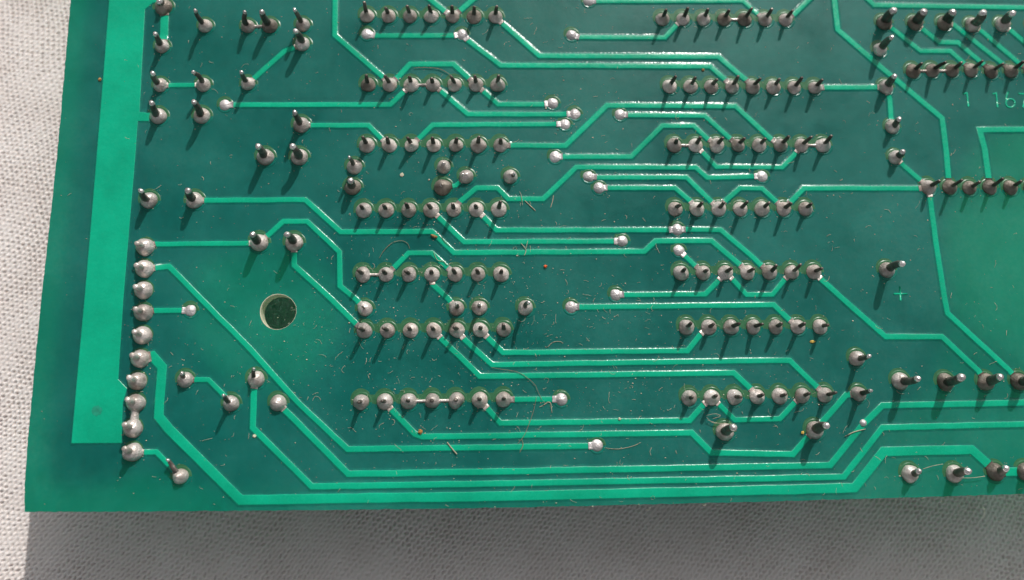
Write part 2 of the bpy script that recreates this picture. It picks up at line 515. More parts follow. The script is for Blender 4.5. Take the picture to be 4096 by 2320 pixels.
# single leads: base pixel, tip pixel, lead radius (mm), blob radius (mm)
LEADS = {
 'a1': ((655, 29), (634, 0), .50, 1.02, 1), 'a2': ((649, 187), (618, 132), .36, .82, 0), 'a3': ((822, 105), (779, 39), .30, .82, 0),
 'a4': ((993, 107), (977, 45), .32, .82, 0), 'a5': ((1080, 105), (1045, 44), .42, .92, 1), 'a6': ((1212, 101), (1177, 36), .34, .85, 0),
 'a7': ((1210, 177), (1180, 120), .42, .88, 0), 'a8': ((643, 342), (608, 290), .36, .82, 0), 'a9': ((814, 340), (771, 286), .28, .85, 0),
 'a10': ((993, 336), (964, 286), .30, .80, 0), 'a11': ((635, 466), (604, 409), .42, .95, 0), 'a12': ((808, 464), (773, 405), .46, .95, 0),
 'a13': ((1206, 501), (1177, 447), .42, .95, 0), 'a14': ((1062, 629), (1030, 582), .46, .98, 0), 'a15': ((1198, 629), (1168, 582), .46, .98, 0),
 'a16': ((597, 802), (560, 760), .42, .95, 0), 'a17': ((779, 802), (749, 760), .44, .96, 0), 'a18': ((1037, 971), (1008, 936), .44, 1.0, 0),
 'a19': ((1177, 971), (1145, 936), .44, 1.0, 0), 'a20': ((1418, 668), (1396, 627), .24, .90, 0), 'a21': ((1412, 750), (1401, 720), .46, .92, 1),
 'a22': ((1775, 668), (1773, 652), .26, .82, 0), 'a23': ((1865, 707), (1851, 695), .16, .84, 0), 'a24': ((1771, 750), (1767, 738), .40, 1.0, 1),
 'a25': ((2041, 707), (2056, 692), .22, .84, 0), 'a26': ((1460, 1235), (1446, 1222), .10, .84, 0), 'a27': ((1826, 1233), (1825, 1214), .22, .86, 0),
 'a28': ((1918, 1231), (1917, 1216), .20, .86, 0), 'a29': ((2101, 1231), (2115, 1209), .26, .86, 0), 'a30': ((742, 1519), (726, 1492), .28, .86, 0),
 'a31': ((925, 1614), (892, 1581), .24, .86, 0), 'a32': ((1025, 1517), (1014, 1475), .24, .92, 0), 'a33': ((1113, 1612), (1108, 1606), .18, .90, 0),
 'a34': ((723, 1905), (669, 1840), .26, .82, 0),
 'b1': ((3535, 92), (3578, 38), .57, .95, 1), 'b2': ((3659, 94), (3699, 43), .57, .95, 1), 'b3': ((3776, 94), (3816, 45), .57, .95, 1),
 'b4': ((3887, 102), (3936, 46), .57, .95, 0), 'b5': ((4008, 100), (4055, 50), .57, .95, 0), 'b6': ((4132, 104), (4180, 52), .57, .95, 0),
 'b7': ((3518, 200), (3570, 146), .36, .85, 0), 'b8': ((3541, 350), (3581, 302), .38, .90, 0), 'b9': ((3567, 509), (3600, 473), .32, .85, 0),
 'b10': ((3580, 630), (3614, 604), .34, .85, 0), 'b11': ((3546, 1080), (3614, 1054), .36, .92, 0), 'b12': ((3426, 1434), (3480, 1424), .28, .90, 0),
 'b13': ((3433, 1575), (3486, 1562), .24, .85, 0), 'b14': ((3599, 1524), (3676, 1514), .36, .98, 0), 'b15': ((3780, 1528), (3852, 1508), .46, .98, 1),
 'b16': ((3942, 1528), (4006, 1507), .46, .98, 1), 'b17': ((4074, 1526), (4140, 1506), .46, .98, 1), 'b18': ((3258, 1720), (3310, 1702), .44, .98, 0),
 'b19': ((2898, 1727), (2937, 1709), .44, .98, 0), 'b20': ((3639, 1895), (3680, 1884), .34, .96, 0), 'b21': ((3816, 1895), (3878, 1884), .42, .98, 0),
 'b22': ((3980, 1888), (4030, 1873), .38, .98, 1), 'b23': ((4100, 1886), (4160, 1870), .40, .98, 1),
}
for k, (b_, t_, lr, br, dl) in LEADS.items():
    add_joint(k, *b_, 'lead', tip=t_, lr=lr, br=br, dull=bool(dl))
# second connector rows at the far side of the board
for i, (x, y) in enumerate([(3650, 286), (3727, 284), (3806, 284), (3882, 282), (3963, 288), (4042, 286), (4120, 286)]):
    add_joint(f'S{i+1}', x, y, 'dip', dull=True)
for i, (x, y) in enumerate([(3712, 750), (3797, 750), (3876, 752), (3957, 750), (4040, 751), (4122, 752)]):
    add_joint(f'Q{i+1}', x, y, 'dip', dull=(i > 0))

VIAS = {'v1': (900, 420), 'v2': (1468, 136), 'v3': (1849, 138), 'v4': (2354, 4), 'v5': (2286, 140), 'v6': (2210, 413), 'v7': (2299, 456),
        'v8': (2260, 497), 'v9': (2480, 458), 'v10': (2220, 627), 'v11': (2354, 706), 'v12': (2396, 751), 'v13': (2488, 964), 'v14': (2709, 918),
        'v15': (2715, 1001), 'v16': (2463, 1179), 'v17': (3047, 705), 'v18': (2284, 1228), 'v19': (2245, 1597), 'v20': (2387, 1781),
        'v21': (762, 1242), 'v22': (3452, 1692)}
for k, (x, y) in VIAS.items():
    add_joint(k, x, y, 'via')
J['v22']['small'] = True

# ---- traces: lists of joint keys / pixels, width in source pixels
T = [
 (['v22', (3452, 1692)], 0),
 ([(1342, -140), (1340, 142), (1531, 307), 'L2.2'], 22),
 (['a7', (1138, 206), (1020, 311), 'a10'], 21),
 (['v1', (1562, 419), (1618, 365), 'L2.3'], 21),
 (['a8', 'a9'], 19),
 (['v2', (1500, 143), (1815, 143), 'v3'], 21),
 (['v3', (1873, 163), (2003, 262), (2840, 266), (2898, 317), 'R2.4'], 21),
 (['L1.7', (2008, 93), (2157, 224), (2873, 227), (2985, 321), 'R2.5'], 21),
 ([(1600, -90), (1719, -3), (1775, 42), 'L1.5'], 22),
 ([(2010, -90), (1893, -2), (1840, 43), 'L1.5'], 22),
 (['L2.2', (1593, 307), (1641, 257), (1814, 257), (1871, 309), 'L2.6'], 22),
 (['L2.4', (1762, 363), (1871, 457), (2240, 458), 'v7'], 21),
 (['L2.6', (1935, 367), (1993, 418), (2170, 418), 'v6'], 21),
 (['a13', (1474, 502), (1527, 556), 'L3.2'], 21),
 (['L3.3', (1678, 552), (1731, 500), 'v8'], 20),
 (['L3.7', (2262, 583), (2428, 422), (2941, 425), (3081, 554), 'R3.6'], 21),
 (['v9', (2520, 461), (2818, 463), (2917, 552), 'R3.4'], 20),
 (['v10', (2525, 627), (2649, 503), (2775, 503), (2828, 554), 'R3.3'], 20),
 (['R3.2', (2812, 612), (2865, 668), (3128, 670), (3179, 617), 'R3.7'], 19),
 (['L4.5', (1841, 806), (1906, 752), (1990, 752), (2033, 796), (2173, 796), (2305, 669), (2783, 670), (2828, 711), 'v17'], 21),
 (['v11', (2390, 710), (2746, 710), (2840, 802), 'R4.3'], 20),
 (['v12', (2430, 752), (2700, 752), (2758, 802), 'R4.2'], 20),
 (['R4.3', (2906, 798), (2960, 752), (3047, 754), (3100, 802), 'R4.6'], 20),
 (['R4.6', (3168, 802), (3215, 753), (3678, 754), 'Q1'], 21),
 (['b10', (3614, 664), (3678, 719), 'Q1'], 20),
 (['Q1', (3720, 794), (3742, 967), (3778, 1197), (3789, 1253), (4036, 1481), 'b17'], 22),
 (['a17', (1222, 800), (1363, 928), (1727, 926), (1816, 1011), (2577, 1006), (2622, 964), (2845, 963), (2952, 1053), 'R5.4'], 22),
 (['L4.4', (1750, 864), (1857, 968), (2450, 965), 'v13'], 22),
 (['L4.6', (1931, 864), (1986, 921), (2670, 920), 'v14'], 22),
 (['v14', (2882, 920), (3000, 1020), (3038, 1056), 'R5.5'], 21),
 (['v15', (2740, 1025), (2775, 1058), 'R5.2'], 20),
 (['C1', (618, 977), (990, 974), 'a18'], 21),
 (['a18', (1072, 942), (1134, 886), (1229, 886), (1358, 1008), (1360, 1144), (1424, 1197), 'a26'], 22),
 (['a19', (1177, 1061), (1321, 1193), (1424, 1295), 'L6.1'], 23),
 (['C2', (676, 1066), (1000, 1395), (1194, 1612), (1391, 1797), (2350, 1784), 'v20'], 24),
 (['C4', (612, 1243), (730, 1242), 'v21'], 22),
 (['C6', (610, 1424), (649, 1468), (635, 1665), (676, 1716), (962, 2000), (1989, 1985), (2997, 1962), (3418, 1951), (3533, 1806), (3887, 1799), (3946, 1852), 'b22'], 39),
 (['b22', (4400, 1884)], 34),
 (['a30', (779, 1519), (834, 1519), (886, 1571), 'a31'], 21),
 (['a32', (1016, 1558), (1011, 1711), (1247, 1946), (2000, 1934), (2997, 1915), (3375, 1907), (3529, 1710), (4096, 1697), (4400, 1690)], 25),
 (['a33', (1140, 1641), (1393, 1896), (2000, 1886), (3320, 1861), (3452, 1697), (3529, 1622), (4096, 1611), (4400, 1606)], 25),
 (['C10', (626, 1808), (663, 1846), 'a34'], 22),
 (['L5.2', (1573, 1074), (1635, 1012), (1727, 1012), (1787, 1068), 'L5.5'], 21),
 (['L5.4', (1729, 1136), (1791, 1193), 'a27'], 22),
 (['L6.4', (1762, 1352), (1919, 1505), (2935, 1492), (2997, 1550), 'R7.4'], 23),
 (['L6.5', (1857, 1357), (1968, 1459), (3000, 1443), (3158, 1442), (3260, 1541), 'R7.7'], 22),
 (['L6.6', (1952, 1352), (2012, 1410), (2750, 1403), (2803, 1336), 'R6.2'], 22),
 (['v18', (2320, 1228), (3094, 1219), (3149, 1272), 'R6.6'], 22),
 (['v16', (2494, 1179), (2820, 1177), (2873, 1123), 'R5.3'], 21),
 (['R5.3', (2931, 1119), (2986, 1179), (3090, 1178), (3136, 1120), 'R5.6'], 20),
 (['R5.7', (3286, 1120), (3541, 1347), (3767, 1347), (3912, 1483), 'b16'], 23),
 (['L7.2', (1564, 1637), (1659, 1736), (1690, 1747), (2766, 1731), (2845, 1811), (3171, 1817), (3222, 1758), 'b18'], 24),
 (['L7.6', (1944, 1628), (2001, 1692), (2758, 1682), (2816, 1616), 'R7.2'], 23),
 (['L7.7', (2060, 1598), (2200, 1597), 'v19'], 22),
 (['R7.2', (2882, 1624), (2939, 1680), (3119, 1675), (3173, 1616), 'R7.6'], 21),
 (['b18', (3298, 1677), (3384, 1579), 'b13'], 24),
 (['R2.8', (3300, 350), 'b8'], 21),
 (['b8', (3558, 396), (3563, 465), 'b9'], 20),
 ([(3330, -140), (3337, 0), (3350, 119), (3507, 256), (3767, 473), (3783, 597), (3793, 711), 'Q2'], 22),
 ([(3340, -140), (3473, 0), (3495, 21), (4096, 31), (4400, 36)], 20),
 (['b1', (3580, 124), (3682, 205), (3801, 205), (3857, 256), 'S4'], 19),
 (['b2', (3699, 124), (3755, 169), (3831, 171), (3934, 258), 'S5'], 19),
 (['b3', (3814, 100), (4010, 256), 'S6'], 19),
 (['b4', (3929, 128), (4083, 260), 'S7'], 19),
 (['b5', (4049, 128), (4220, 280)], 19),
 ([(4400, 516), (3918, 519), (3938, 597), (3953, 709), 'Q4'], 24),
 (['v4', (2384, 6), (2972, 4), (3009, 38), 'R1.6'], 17),
 (['R1.7', (3179, 55), (3230, 4), (3330, -90)], 20),
 (['v5', (2313, 149), (2659, 151), (2705, 101), 'R1.2'], 19),
 (['a23', (1824, 742), 'a24'], 18),
 (['a1', (659, 70), (657, 136), 'a2'], 34),
]
PROF = [(0.0, 0.046), (0.02, 0.058), (0.05, 0.070), (0.11, 0.076)]
SKIRT = [(-0.25, -0.004), (-0.15, 0.010), (-0.07, 0.026)]
def sweep(pts, w, hscale=1.0, skirt=False):
    """mitred strip with rounded shoulders; pts mm, w mm"""
    pts = [np.asarray(p, float) for p in pts]
    n = len(pts)
    dirs = [(pts[i + 1] - pts[i]) / max(1e-9, np.linalg.norm(pts[i + 1] - pts[i])) for i in range(n - 1)]
    off = []
    for i in range(n):
        if i == 0: d = dirs[0]; nn = np.array([-d[1], d[0]])
        elif i == n - 1: d = dirs[-1]; nn = np.array([-d[1], d[0]])
        else:
            n1 = np.array([-dirs[i - 1][1], dirs[i - 1][0]]); n2 = np.array([-dirs[i][1], dirs[i][0]])
            nn = n1 + n2; nn /= max(1e-9, np.linalg.norm(nn))
            nn = nn / max(0.4, nn @ n1)
        off.append(nn)
    hw = w / 2
    full = (SKIRT if skirt else [(0.0, -0.01)]) + PROF
    prof = [(-hw + min(u, hw * .8), z) for u, z in full] + [(hw - min(u, hw * .8), z) for u, z in reversed(full)]
    k = len(prof)
    V, Fc = [], []
    for p, nn in zip(pts, off):
        wv = 1 + rnd.gauss(0, .018)
        for u, z in prof:
            q = p + nn * u * wv
            V.append((q[0] * MM, q[1] * MM, z * hscale * MM))
    for i in range(n - 1):
        for j in range(k - 1):
            a = i * k + j
            Fc.append((a, a + 1, a + k + 1, a + k))
    Fc.append(tuple(range(k)))
    Fc.append(tuple(range((n - 1) * k + k - 1, (n - 1) * k - 1, -1)))
    return V, [tuple(reversed(f)) for f in Fc]

def subdivide(pts, step=1.5, jit=0.012):
    out = []
    for i in range(len(pts) - 1):
        a, b = pts[i], pts[i + 1]
        n = max(1, int(np.linalg.norm(b - a) / step))
        for k in range(n):
            p = a + (b - a) * k / n
            if k: p = p + nprnd.normal(0, jit, 2)
            out.append(p)
    out.append(pts[-1])
    return out

for path, wpx in T:
    if not wpx: continue
    P = []
    for q in path:
        P.append(J[q]['p'] if isinstance(q, str) else B(*q))
    mid = [q for q in path if not isinstance(q, str)] or [J[path[0]]['px']]
    w = 0.98 * wpx / px_per_mm(*mid[len(mid) // 2])
    for e, nb in ((0, 1), (-1, -2)):
        if isinstance(path[e], str):
            d = P[nb] - P[e]; d = d / np.linalg.norm(d)
            J[path[e]]['necks'].append((d, w))
    V, Fc = sweep(subdivide(P), w, 1 + rnd.uniform(-.06, .06), True)
    kk = 2 * (len(SKIRT) + len(PROF)) - 1
    side = [1 if (q < len(SKIRT) or q >= kk - len(SKIRT)) else 0 for q in range(kk)]
    mi = (side * (len(Fc) // kk + 1))[:len(Fc) - 2] + [0, 0]
    mesh_obj('trace', V, Fc, None, board, mats=[M_TRACE, M_SKIRT], midx=mi)

# ---- wide copper bar along the edge
def flat_copper(name, px, h=0.076, label=None):
    P = [B(*q) for q in px]
    n = len(P)
    c = np.array(P)
    # shoulders: inset outline
    def inset(d):
        out = []
        for i in range(n):
            a, b, e = c[i - 1], c[i], c[(i + 1) % n]
            d1 = (b - a) / np.linalg.norm(b - a); d2 = (e - b) / np.linalg.norm(e - b)
            n1 = np.array([-d1[1], d1[0]]); n2 = np.array([-d2[1], d2[0]])
            nn = n1 + n2; nn /= np.linalg.norm(nn); nn = nn / max(.5, nn @ n1)
            out.append(b + nn * d * sgn)
        return out
    area = 0.5 * sum(c[i - 1][0] * c[i][1] - c[i][0] * c[i - 1][1] for i in range(n))
    sgn = 1 if area > 0 else -1
    V, Fc = [], []
    full = SKIRT + PROF
    for u, z in full:
        for p in inset(u):
            V.append((p[0] * MM, p[1] * MM, z * h / 0.076 * MM))
    for r_ in range(len(full) - 1):
        for i in range(n):
            j = (i + 1) % n
            Fc.append((r_ * n + i, r_ * n + j, (r_ + 1) * n + j, (r_ + 1) * n + i))
    Fc.append(tuple(range((len(full) - 1) * n, len(full) * n)))
    if sgn < 0: Fc = [tuple(reversed(f)) for f in Fc]
    ob = mesh_obj(name, V, Fc, None, board, smooth=False, mats=[M_TRACE, M_SKIRT], midx=[1] * (len(SKIRT) * n) + [0] * (len(Fc) - len(SKIRT) * n))
    if label: ob['label'] = label
    return ob
flat_copper('bus_bar', [(450, -140), (437, 0), (414, 300), (389, 600), (364, 900), (338, 1200), (310, 1500), (286, 1774), (487, 1773), (492, 1612),
                        (509, 1554), (474, 1517), (494, 1200), (519, 900), (541, 640), (552, 486), (596, 486), (600, 452), (559, 449),
                        (570, 240), (581, 38), (612, 12), (660, 10), (660, -140)], 0.076,
            'broad bright green copper bar running beside the left edge')

# a dull round blemish on the broad bar
bp = B(389, 1643)
bv = [(0, 0, 0)] + [(.55 * math.cos(i * .2618) * rnd.uniform(.85, 1.1) * MM, .55 * math.sin(i * .2618) * rnd.uniform(.85, 1.1) * MM, 0) for i in range(24)]
bl = mesh_obj('mask_blemish', bv, [(0, 1 + i, 1 + (i + 1) % 24) for i in range(24)], mat_plain('dulled_mask', (0.003, 0.24, 0.145), .6, .3), board, smooth=False)
bl.location = (bp[0] * MM, bp[1] * MM, .084 * MM)
bl['label'] = 'darker round blemish in the mask of the broad bar'

# ---- joints
def dome(Rr, Hh, peak, pr, n=22, seed=0, expo=0.62, lean=(0, 0)):
    rs = np.random.RandomState(seed)
    ph = rs.rand(4) * 6.28; am = rs.normal(0, 1, 4) * np.array([.030, .022, .014, .010])
    rad = [1.0, .985, .94, .86, .74, .60, .45, .31, .20, .12]
    V, Fc = [], []
    for k, f in enumerate(rad):
        for i in range(n):
            a = 2 * math.pi * i / n
            wob = 1 + sum(am[q] * math.cos((q + 2) * a + ph[q]) for q in range(4))
            r = Rr * f * wob
            z = Hh * max(0, 1 - f * f) ** expo + peak * math.exp(-(f * Rr) / pr) + (-0.01 if k == 0 else 0)
            if k == 0: z = -0.01
            V.append(((r * math.cos(a) + lean[0] * z) * MM, (r * math.sin(a) + lean[1] * z) * MM, z * MM))
    zt = Hh + peak
    V.append((lean[0] * zt * MM, lean[1] * zt * MM, zt * MM))
    for k in range(len(rad) - 1):
        for i in range(n):
            j = (i + 1) % n
            Fc.append((k * n + i, k * n + j, (k + 1) * n + j, (k + 1) * n + i))
    b = (len(rad) - 1) * n
    for i in range(n):
        Fc.append((b + i, b + (i + 1) % n, len(V) - 1))
    return V, Fc

def tube(path, radii, n=10, cap=True, squash=1.0, ang=0.0):
    """path: list of 3-vectors mm"""
    path = [np.asarray(p, float) for p in path]
    V, Fc = [], []
    ca, sa = math.cos(ang), math.sin(ang)
    for k, p in enumerate(path):
        t = path[min(k + 1, len(path) - 1)] - path[max(k - 1, 0)]
        t = t / max(1e-9, np.linalg.norm(t))
        ref = np.array([ca, sa, 0.0])
        if abs(ref @ t) > 0.9: ref = np.array([-sa, ca, 0.0])
        u = ref - t * (ref @ t); u /= np.linalg.norm(u)
        v = np.cross(t, u)
        for i in range(n):
            a = 2 * math.pi * (i + 0.5) / n
            q = p + radii[k] * (u * math.cos(a) + v * squash * math.sin(a))
            V.append(tuple(q * MM))
    for k in range(len(path) - 1):
        for i in range(n):
            j = (i + 1) % n
            Fc.append((k * n + i, k * n + j, (k + 1) * n + j, (k + 1) * n + i))
    if cap:
        Fc.append(tuple(reversed(range(n))))
        Fc.append(tuple(range((len(path) - 1) * n, len(path) * n)))
    return V, Fc

def merge(*parts):
    V, Fc = [], []
    for v, f in parts:
        b = len(V)
        V += list(v); Fc += [tuple(i + b for i in q) for q in f]
    return V, Fc

def lead_tip(j, hmin, hmax):
    """height and tip position of a lead: the height for which the lead stands most upright"""
    best = None
    for h in np.arange(hmin, hmax, 0.05):
        q = B(*j['tip'], z=h)
        d = np.linalg.norm(q - j['p'])
        if best is None or d < best[0]:
            best = (d, h, q)
    return best[1], best[2] - j['p']

def opening(parent, Rr, dx, dy, bar=0.0, rim=0.0):
    V, Fc = [(dx * MM, dy * MM, 0)], []
    n = 28
    for i in range(n):
        a = 2 * math.pi * i / n
        r = Rr * (1 + rnd.gauss(0, .012))
        V.append(((dx + r * math.cos(a)) * MM, (dy + r * math.sin(a)) * MM, 0))
    for i in range(n):
        Fc.append((0, 1 + i, 1 + (i + 1) % n))
    if bar:
        b = len(V)
        z = -0.0035 * MM
        V += [(0.3 * MM, (dy - .55) * MM, z), (2.2 * MM, (dy - .55) * MM, z), (2.2 * MM, (dy + .42) * MM, z), (.3 * MM, (dy + .42) * MM, z)]
        Fc.append((b, b + 1, b + 2, b + 3))
    nflat = len(Fc); mi = [0] * nflat
    if rim:
        b = len(V); pr_ = [(-.16, .004), (-.07, .020), (.0, .038), (.07, .028), (.16, -.014)]
        hg = [max(.25, 1 + rnd.gauss(0, .25)) for _ in range(n)]
        for du, z in pr_:
            for i in range(n):
                a = 2 * math.pi * i / n
                r = rim * (1 + rnd.gauss(0, .006)) + du
                V.append(((.05 + r * math.cos(a)) * MM, (-.03 + r * math.sin(a)) * MM, (z * hg[i] if z > 0 else z) * MM))
        for k in range(len(pr_) - 1):
            for i in range(n):
                j = (i + 1) % n
                Fc.append((b + k * n + i, b + (k + 1) * n + i, b + (k + 1) * n + j, b + k * n + j))
                mi.append(0 if math.sin(2 * math.pi * i / n) > -.15 else 1)
    ob = mesh_obj('mask_opening', V, Fc, None, parent, smooth=bool(rim), mats=[M_OPEN, M_SKIRT], midx=mi)
    ob.location = (0, 0, (0.010 + rnd.random() * 0.006) * MM)
    return ob

for idx, (key, j) in enumerate(J.items()):
    p = j['p']; kind = j['kind']; seed = idx * 13 + 1
    parts = []
    pin = None
    dull = j.get('dull', False)
    mat = M_DULL if dull else M_SOLDER
    if kind == 'dip':
        Rr = 0.87 + rnd.gauss(0, .035)
        ball = j.get('ball', False)
        parts.append(dome(Rr, (0.46 + rnd.gauss(0, .05)) if not ball else 0.9, (0.75 + rnd.gauss(0, .08)) if not ball else 0.15, 0.42, seed=seed, expo=.7, lean=(rnd.gauss(0, .08), rnd.gauss(0, .08))))
        h = 2.4 + rnd.gauss(0, .20) if not ball else 1.55
        off = np.array([-0.05 + rnd.gauss(0, .11), rnd.gauss(0.02, .10)])
        a = rnd.gauss(0, .25)
        rr = .215
        pin = tube([(0, 0, .3), (0, 0, .8), (off[0] * .5, off[1] * .5, h * .72), (off[0], off[1], h - .05), (off[0] * 1.02, off[1] * 1.02, h)],
                   [rr * 1.3, rr * 1.25, rr * 1.1, rr * .85, rr * .6], n=8, squash=.85, ang=a)
        ropen, osh = 1.12, (-.06, .36)
        last = key.split('.')
        bar = 0.0
        if len(last) == 2:
            bar = 1.0 if int(last[1]) < ROWS[last[0]][2] else 0.0
        elif key not in ('S7', 'Q6'):
            bar = 0.0
    elif kind == 'conn':
        Rr = 0.99 + rnd.gauss(0, .02)
        h, off = lead_tip(j, 1.0, 2.2)
        parts.append(dome(Rr, 1.15, 0.0, .3, seed=seed, expo=.55, lean=(-.06, .02)))
        pin = tube([(0, 0, .4), (off[0] * .6, off[1] * .6, h * .75), (off[0], off[1], h), (off[0] * 1.03, off[1] * 1.03, h + .1)], [.40, .34, .30, .16], n=10)
        ropen, osh, bar = 1.12, (-.05, .12), 0.0
    elif kind == 'lead':
        lr, Rr = j['lr'] * (1.18 if key[0] == 'b' and int(key[1:]) > 6 else 1.0), j['br']
        h, off = lead_tip(j, 0.9, 3.7)
        if key == 'a34':
            h = 1.15; off = B(*j['tip'], z=h) - p
        short = h < 1.3
        parts.append(dome(Rr, .80 if not short else .9, .35 if lr > .2 else .1, lr * 1.1, seed=seed))
        k = rnd.uniform(.85, 1.0)
        hh = h
        b1x, b1y = rnd.gauss(0, .06) * h / 2, rnd.gauss(0, .06) * h / 2
        pin = tube([(0, 0, .3), (off[0] * .25 + b1x, off[1] * .25 + b1y, max(.6, hh * .4)), (off[0] * .7 + b1x, off[1] * .7 + b1y, hh * .7),
                    (off[0] * .96, off[1] * .96, hh - .34), (off[0] * 1.02, off[1] * 1.02, hh)],
                   [lr * 1.2, lr * rnd.uniform(1.0, 1.12), lr * k, lr * k * rnd.uniform(.85, 1.0), lr * k * .62], n=12, squash=rnd.uniform(.8, 1.0), ang=rnd.random() * 3)
        ropen, osh, bar = Rr * 1.24, (-.10, .26), 0.0
    else:
        small = j.get('small', False)
        Rr = (0.66 if not small else .42) + rnd.gauss(0, .015)
        parts.append(dome(Rr, .34 + rnd.gauss(0, .04), 0.0, .3, seed=seed, expo=.75))
        mat = M_VIA
        ropen, osh, bar = (.92, (-.06, .20), 0.0) if not small else (0, 0, 0)
    # bare tinned necks where a trace enters the clearing
    for d, w in j['necks']:
        reach = (1.16 if kind != 'via' else .95) + rnd.gauss(0, .03)
        if kind in ('lead', 'conn'): reach = Rr * 1.12
        a = d * (Rr * .35); b_ = d * reach
        nV, nF = sweep([a, (a + b_) / 2, b_], w * 1.05 + (.12 if kind == 'via' else .05), 1.6)
        parts.append((nV, nF))
    V, Fc = merge(*parts)
    nm = 'via_pad' if kind == 'via' else 'solder_joint'
    ob = mesh_obj(nm, V, Fc, mat, board)
    ob.location = (p[0] * MM, p[1] * MM, 0)
    if pin:
        ntip = 2 if kind == 'lead' else 0
        nf = len(pin[1]); nn_ = 12
        mi = [0] * nf
        if ntip:
            for q_ in list(range(nf - 2 - nn_ * 1, nf - 2)) + [nf - 1]: mi[q_] = 1  # highlight colour on the end cap and the last stretch of side
        po = mesh_obj('pin', pin[0], pin[1], None, ob, mats=[M_PIND if kind == 'dip' else M_PIN if kind != 'conn' else M_SOLDER, M_TIP], midx=mi)
    if ropen:
        opening(ob, ropen, osh[0], osh[1], bar, Rr + .15 if kind in ('dip', 'via', 'lead') else 0)

# ---- solder bridging two pads
def bridge(a, b, w=0.42, h=0.42, mat=None):
    A, C = J[a]['p'], J[b]['p']
    mid = (A + C) / 2
    d = C - A; L = np.linalg.norm(d); d /= L
    nn = np.array([-d[1], d[0]])
    V, Fc = [], []
    n, k = 9, 9
    for i in range(n):
        f = i / (n - 1); s = (f - .5) * 2
        ww = w * (1 + 1.1 * s ** 4); hz = h * (1 + .45 * s ** 4)
        for q in range(k):
            a_ = math.pi * q / (k - 1)
            pt = d * (f - .5) * (L - .6) + nn * ww * math.cos(a_)
            V.append((pt[0] * MM, pt[1] * MM, (hz * math.sin(a_) - .005) * MM))
    for i in range(n - 1):
        for q in range(k - 1):
            x = i * k + q
            Fc.append((x, x + k, x + k + 1, x + 1))
    ob = mesh_obj('solder_bridge', V, Fc, mat or M_SOLDER, board)
    ob.location = (mid[0] * MM, mid[1] * MM, 0)
for a, b in (('L5.1', 'L5.2'), ('L2.3', 'L2.4'), ('L7.3', 'L7.4'), ('L7.4', 'L7.5'), ('C8', 'C9'), ('R3.1', 'R3.2'), ('R3.7', 'R3.8'),
             ('R1.4', 'R1.5'), ('S1', 'S2'), ('S2', 'S3'), ('a4', 'a5')):
    bridge(a, b, .42 if a == 'C8' else .17, .55 if a == 'C8' else .22)

# ---- markings etched in copper: + sign and the digits
def stroke(name, strokes, wpx):
    parts = []
    for i, s in enumerate(strokes):
        P = [B(*q) for q in s]
        parts.append(sweep(P, wpx / px_per_mm(*s[0]), .8 + .05 * i))
    V, Fc = merge(*parts)
    return mesh_obj(name, V, Fc, M_TRACE, board)
def arc(cx, cy, rx, ry, a0, a1, n=18):
    return [(cx + rx * math.cos(math.radians(a0 + (a1 - a0) * i / n)), cy + ry * math.sin(math.radians(a0 + (a1 - a0) * i / n))) for i in range(n + 1)]
stroke('etched_mark', [[(3574, 1175), (3629, 1176)], [(3599, 1146), (3602, 1202)]], 6.5)['label'] = 'plus sign etched in copper'
stroke('etched_mark', [[(3853, 375), (3867, 373), (3870, 400), (3874, 426.5)]], 6.5)['label'] = 'digit 1 etched in copper'
stroke('etched_mark', [[(3970, 376), (3984, 373), (3987, 400), (3990, 430)]], 6.5)['label'] = 'digit 1 etched in copper'
stroke('etched_mark', [arc(4041, 413, 18, 17, 0, 360, 24), [(4026, 404), (4024, 390), (4030, 372), (4036, 366.5)]], 6.5)['label'] = 'digit 6 etched in copper'
stroke('etched_mark', [[(4072, 375), (4108, 376), (4098, 400), (4092, 430)]], 6.5)['label'] = 'digit 7 etched in copper'

# ---- component side (underneath): packages that carry the board
def box_part(name, x0, x1, y0, y1, z0, z1, mat):
    bm = bmesh.new()
    bmesh.ops.create_cube(bm, size=1)
    for v in bm.verts:
        v.co = ((x0 + x1) / 2 + v.co.x * (x1 - x0), (y0 + y1) / 2 + v.co.y * (y1 - y0), (z0 + z1) / 2 + v.co.z * (z1 - z0))
    bmesh.ops.bevel(bm, geom=bm.edges[:], offset=.35, segments=2, affect='EDGES')
    for v in bm.verts: v.co *= MM
    me = bpy.data.meshes.new(name); bm.to_mesh(me); bm.free()
    me.materials.append(mat)
    ob = bpy.data.objects.new(name, me); col.objects.link(ob); ob.parent = board
    return ob
for a, b in (('L6', 'L7'), ('L4', 'L5'), ('L2', 'L3'), ('R6', 'R7'), ('R4', 'R5'), ('R2', 'R3')):
    n = ROWS[a][2]
    p0, p1 = J[f'{a}.1']['p'], J[f'{b}.{ROWS[b][2]}']['p']
    x0, x1 = min(p0[0], p1[0]) - 1.4, max(p0[0], p1[0]) + 1.4
    box_part('chip_package', x0, x1, p1[1] + .7, p0[1] - .7, -TH - 4.2, -TH - .6, M_CHIP)
cz = J['C5']['p']
depth = ZB / MM - TH
box_part('connector_housing', cz[0] - 4.5, cz[0] + 1.4, J['C10']['p'][1] - 1.5, J['C1']['p'][1] + 1.5, -TH - depth + .25, -TH - .05, M_CHIP)
q = J['b15']['p']
box_part('connector_housing', q[0] - 7, q[0] + 12, q[1] - 3, q[1] + 4, -TH - depth + .25, -TH - .05, M_CHIP)
q = J['b3']['p']
box_part('connector_housing', q[0] - 9, q[0] + 12, q[1] - 2.5, q[1] + 5, -TH - depth + .25, -TH - .05, M_CHIP)

